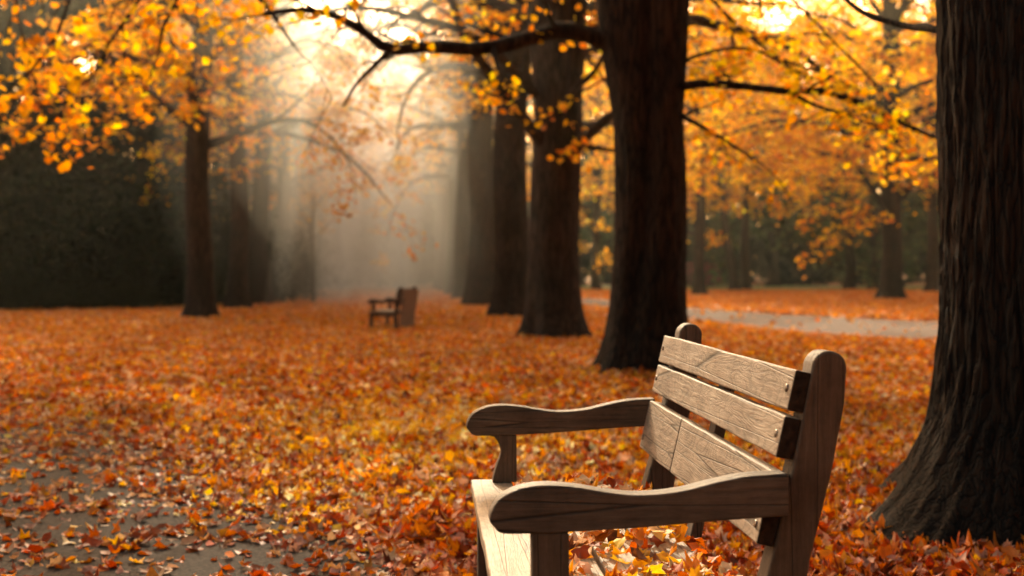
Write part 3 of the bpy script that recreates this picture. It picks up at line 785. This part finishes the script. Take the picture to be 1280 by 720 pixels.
def build_bench(name, label, far=False):
    root = empty(name)
    tag(root, label, 'bench')
    mS, mE, mA, mP = (M_slat, M_seat, M_arm, M_post) if not far else (M_slat, M_seat, M_arm, M_post)
    for i, (a0, a1) in enumerate([(0, .07), (1.30, 1.37)]):
        prism('back_post', post_profile(), a0, a1, mP, root, .007, 3, nseg=4, seed=i)
    mid = slat_prof(.40, .86, .03)
    f = [(x+.0375, z-.008) for x, z in mid]
    prism('centre_post', f, .66, .72, mP, root, .004, nseg=3, seed=5)
    for i, (z0, z1, a0, a1) in enumerate([(.807, .890, .003, 1.367), (.712, .7965, .003, 1.367), (.535, .684, .003, .885), (.535, .684, .889, 1.367)]):
        s = prism('back_slat', slat_prof(z0, z1), a0, a1, [mS, M_end_shade], root, .0045, 2, .0022, 40, seed=i+1)
        for p in s.data.polygons:
            if len(p.vertices) == 4 and abs(p.normal.y) > .9: p.material_index = 1
        for aa in ([a0+.03] if a0 < .5 else [])+([a1-.03] if a1 > 1 else []):
            for zz in ([(z0+z1)/2+.002] if z1-z0 < .1 else [z0+.035]):
                x = .499+(zz-.535)*.231
                tb = Tubes()
                nrm = np.array([-.974, 0, .225]); c0 = np.array([x, aa, zz])
                tb.add([c0-nrm*.004, c0+nrm*.0015, c0+nrm*.003, c0+nrm*.0032], [.0085, .0085, .006, .0005], 16)
                link('bolt', tb.mesh('bolt'), M_bolt, s)
    for i, (a0, a1) in enumerate([(-.05, .004), (1.370, 1.424)]):
        prism('arm', arm_profile(), a0, a1, mA, root, .009, 3, nseg=4, seed=i+9, wob=.0008)
        pf = [(.036, .5755), (.030, .545), (.040, .51), (.036, .47), (.028, .4262), (.112, .4262), (.112, .5755)]
        sp = smooth_path([(.036, 0, .5755)]+([(.037, 0, .50), (.036, 0, .4262)] if i == 0 else [(.052, 0, .553), (.061, 0, .520), (.044, 0, .47), (.034, 0, .4262)]), 14)
        if i == 1: sp[0][0] = .020
        prism('arm_post', [(p[0], p[2]) for p in sp]+[(.112, .4262), (.111, .5755)], a0+.004, a1-.003, mP, root, .005, 2, nseg=4, seed=i+12)
        # legs under the seat
        prism('front_leg', [(-.012, 0), (.062, 0), (.062, .386), (-.012, .386)], a0+.004, a1+.010, mP, root, .006, 2, nseg=3, seed=i+15)
    for i, (x0, x1, zt) in enumerate([(-.032, .098, .425), (.108, .222, .423), (.232, .346, .420), (.356, .470, .417)]):
        prism('seat_board', [(x0, zt-.034), (x1, zt-.034), (x1, zt), (x0, zt)], -.062 if i == 0 else .0, 1.44 if i == 0 else 1.37, mE, root, .006, 3, .003, 40, seed=i+20)
    for a0 in (.004, 1.318):
        prism('seat_rail', [(.064, .30), (.488, .30), (.488, .382), (.064, .386)], a0, a0+.045, mA, root, .004, 2, nseg=3, seed=30)
    return root

bench = build_bench('park_bench', 'weathered oak bench with curved arms and leaf strewn seat, in sharp focus')
bench.location = (0, 2.41, 0); bench.rotation_euler = (0, 0, R(4.0))

Zb = 22.2
fb = copy_tree(bench, (-2.62, Zb, 0), R(-8), .88)
def rear_panel(parent):
    pr = [(.620, .03), (.628, .30), (.668, .52), (.722, .86), (.742, .86), (.690, .52), (.648, .30), (.642, .03)]
    prism('rear_panel', pr, .002, 1.368, M_far, parent, .004, 2, nseg=20, seed=77)
rear_panel(fb)
tag(fb, 'small dark bench standing alone far down the lane', 'bench')

# leaves lying on the front bench's seat
rg = np.random.default_rng(91)
n = 330
bx = rg.uniform(.10, .485, n); ay = rg.uniform(.02, 1.33, n)
th = R(4.0)
dens = np.array([mnoise.noise(Vector((float(u)*7, float(v)*5, 4))) for u, v in zip(bx, ay)])
kp = dens > -.22
bx, ay = bx[kp], ay[kp]; n = len(bx)
P = np.stack([bx*math.cos(th)-ay*math.sin(th), 2.41+bx*math.sin(th)+ay*math.cos(th), .435+np.abs(rg.normal(0, .012, n))], 1)
me, _ = leaf_mesh('seat_leaves', P, rg.uniform(.045, .085, n), palette(rg, n, GCOL, GW, .2), rg, MAPLE, .33, .5, .08)
o = link('seat_leaves', me, M_leaf_ground); tag(o, 'heap of orange and red leaves lying on the front bench seat', 'fallen leaves', kind='stuff')

# ------------------------------------------------------------------ haze
HAZE = .0008
def box(name, x0, x1, y0, y1, z0, z1):
    V = [(x, y, z) for x in (x0, x1) for y in (y0, y1) for z in (z0, z1)]
    Fq = [(0, 1, 3, 2), (4, 6, 7, 5), (0, 4, 5, 1), (2, 3, 7, 6), (0, 2, 6, 4), (1, 5, 7, 3)]
    me = bpy.data.meshes.new(name); me.from_pydata(V, [], Fq); return me
m, nt, ns, ln = new_mat('haze')
vs = ns.new('ShaderNodeVolumeScatter'); vs.inputs['Color'].default_value = (.94, 1.0, .86, 1)
vs.inputs['Density'].default_value = HAZE; vs.inputs['Anisotropy'].default_value = .80
out = ns.new('ShaderNodeOutputMaterial'); ln.new(vs.outputs[0], out.inputs['Volume'])
hz = link('haze', box('haze', -60, 62, 11, 118, -.5, 15), m)
tag(hz, 'thin morning haze filling the park between the trees', 'haze', kind='stuff')
import bmesh
def mist(name, loc, rad, dens, rot, label):
    bm = bmesh.new(); bmesh.ops.create_icosphere(bm, subdivisions=4, radius=1)
    for v in bm.verts: v.co = Vector((v.co.x*rad[0], v.co.y*rad[1], v.co.z*rad[2]))
    me = bpy.data.meshes.new(name); bm.to_mesh(me); bm.free()
    m, nt, ns, ln = new_mat(name)
    vs = ns.new('ShaderNodeVolumeScatter'); vs.inputs['Color'].default_value = (.97, 1.0, .90, 1)
    vs.inputs['Density'].default_value = dens; vs.inputs['Anisotropy'].default_value = .72
    out = ns.new('ShaderNodeOutputMaterial'); ln.new(vs.outputs[0], out.inputs['Volume'])
    mi = link(name, me, m); mi.location = loc; mi.rotation_euler = rot
    tag(mi, label, 'mist', kind='stuff')
mist('lane_mist', (-7.1, 60, 5.0), (2.6, 30, 10), .013, (0, 0, R(6)), 'densest bank of mist hanging in the lane')
mist('lane_mist', (-7.1, 60, 5.0), (4.0, 33, 11.5), .010, (0, 0, R(6)), 'soft mist around the bright bank in the lane')
mist('lane_mist', (-6.9, 60, 5.0), (5.6, 36, 12.5), .006, (0, 0, R(6)), 'thin outer mist spreading from the lane between both rows')
mist('lane_mist', (-7.4, 62, 5.0), (8.2, 38, 13), .0035, (0, 0, R(6)), 'faintest mist drifting past the trunks of both rows')
mist('lane_mist', (-3.4, 24, 5.2), (2.6, 11, 4.2), .008, (0, 0, R(7)), 'light veil of mist under the branches in front of the lane')
mist('lane_mist', (-5.9, 44, 6.0), (.75, 7, 10), .035, (0, R(6), R(7)), 'slanting mist volume shaped as a light shaft below the bright gap in the canopy')  # sunbeam put into the shape of a denser, tilted mist volume
mist('lane_mist', (-6.6, 40, 6.2), (.45, 6, 9), .03, (0, R(11), R(7)), 'narrower slanting mist volume shaped as a light shaft just left of the main one')

# ------------------------------------------------------------------ light
w = bpy.data.worlds.new('World'); scene.world = w; w.use_nodes = True
nt = w.node_tree; nt.nodes.clear()
sky = nt.nodes.new('ShaderNodeTexSky'); sky.sky_type = 'NISHITA'; sky.sun_disc = False
sky.sun_elevation = SUN_EL; sky.sun_rotation = SUN_AZ
sky.air_density = 1.0; sky.dust_density = 5.0; sky.ozone_density = .6
mul = nt.nodes.new('ShaderNodeMix'); mul.data_type = 'RGBA'; mul.blend_type = 'MULTIPLY'; mul.inputs[0].default_value = 1
mul.inputs[7].default_value = (3.4, 2.5, 1.6, 1)
bg = nt.nodes.new('ShaderNodeBackground'); bg.inputs['Strength'].default_value = .15
wo = nt.nodes.new('ShaderNodeOutputWorld')
# sky ramp added: brighter towards the sun, dimmed behind in place of unseen trees
tcw = nt.nodes.new('ShaderNodeTexCoord'); dp = nt.nodes.new('ShaderNodeVectorMath'); dp.operation = 'DOT_PRODUCT'
dp.inputs[1].default_value = (math.sin(SUN_AZ-.5)*.9, math.cos(SUN_AZ-.5)*.9, .44)
mr = nt.nodes.new('ShaderNodeMapRange'); mr.inputs[1].default_value = -.6; mr.inputs[2].default_value = 1; mr.inputs[3].default_value = .14; mr.inputs[4].default_value = 1.65
nt.links.new(tcw.outputs['Generated'], dp.inputs[0]); nt.links.new(dp.outputs['Value'], mr.inputs[0])
m2 = nt.nodes.new('ShaderNodeVectorMath'); m2.operation = 'SCALE'
nt.links.new(sky.outputs[0], mul.inputs[6]); nt.links.new(mul.outputs[2], m2.inputs[0]); nt.links.new(mr.outputs[0], m2.inputs['Scale']); nt.links.new(m2.outputs[0], bg.inputs[0]); nt.links.new(bg.outputs[0], wo.inputs[0])

sl = bpy.data.lights.new('sun', 'SUN'); sl.energy = 5.0; sl.angle = R(.6); sl.color = (1, .88, .62)
so = bpy.data.objects.new('sun', sl); col.objects.link(so)
so.rotation_euler = Vector(tuple(SUN_DIR)).to_track_quat('Z', 'Y').to_euler()

# ------------------------------------------------------------------ camera
cd = bpy.data.cameras.new('camera'); cam = bpy.data.objects.new('camera', cd); col.objects.link(cam)
cam.location = (0, 0, H); cam.rotation_euler = (R(90), 0, 0)
cd.sensor_width = 36; cd.lens = F/1280*36; cd.shift_y = -20/1280
cd.clip_end = 2000; cd.dof.use_dof = True; cd.dof.focus_distance = 3.0; cd.dof.aperture_fstop = 2.8
scene.camera = cam
scene.view_settings.view_transform = 'Standard'; scene.view_settings.look = 'None'; scene.view_settings.exposure = 0
scene.cycles.volume_bounces = 0; scene.cycles.max_bounces = 6; scene.cycles.diffuse_bounces = 3; scene.cycles.transmission_bounces = 4
scene.cycles.sample_clamp_indirect = 4
scene.cycles.use_denoising = True
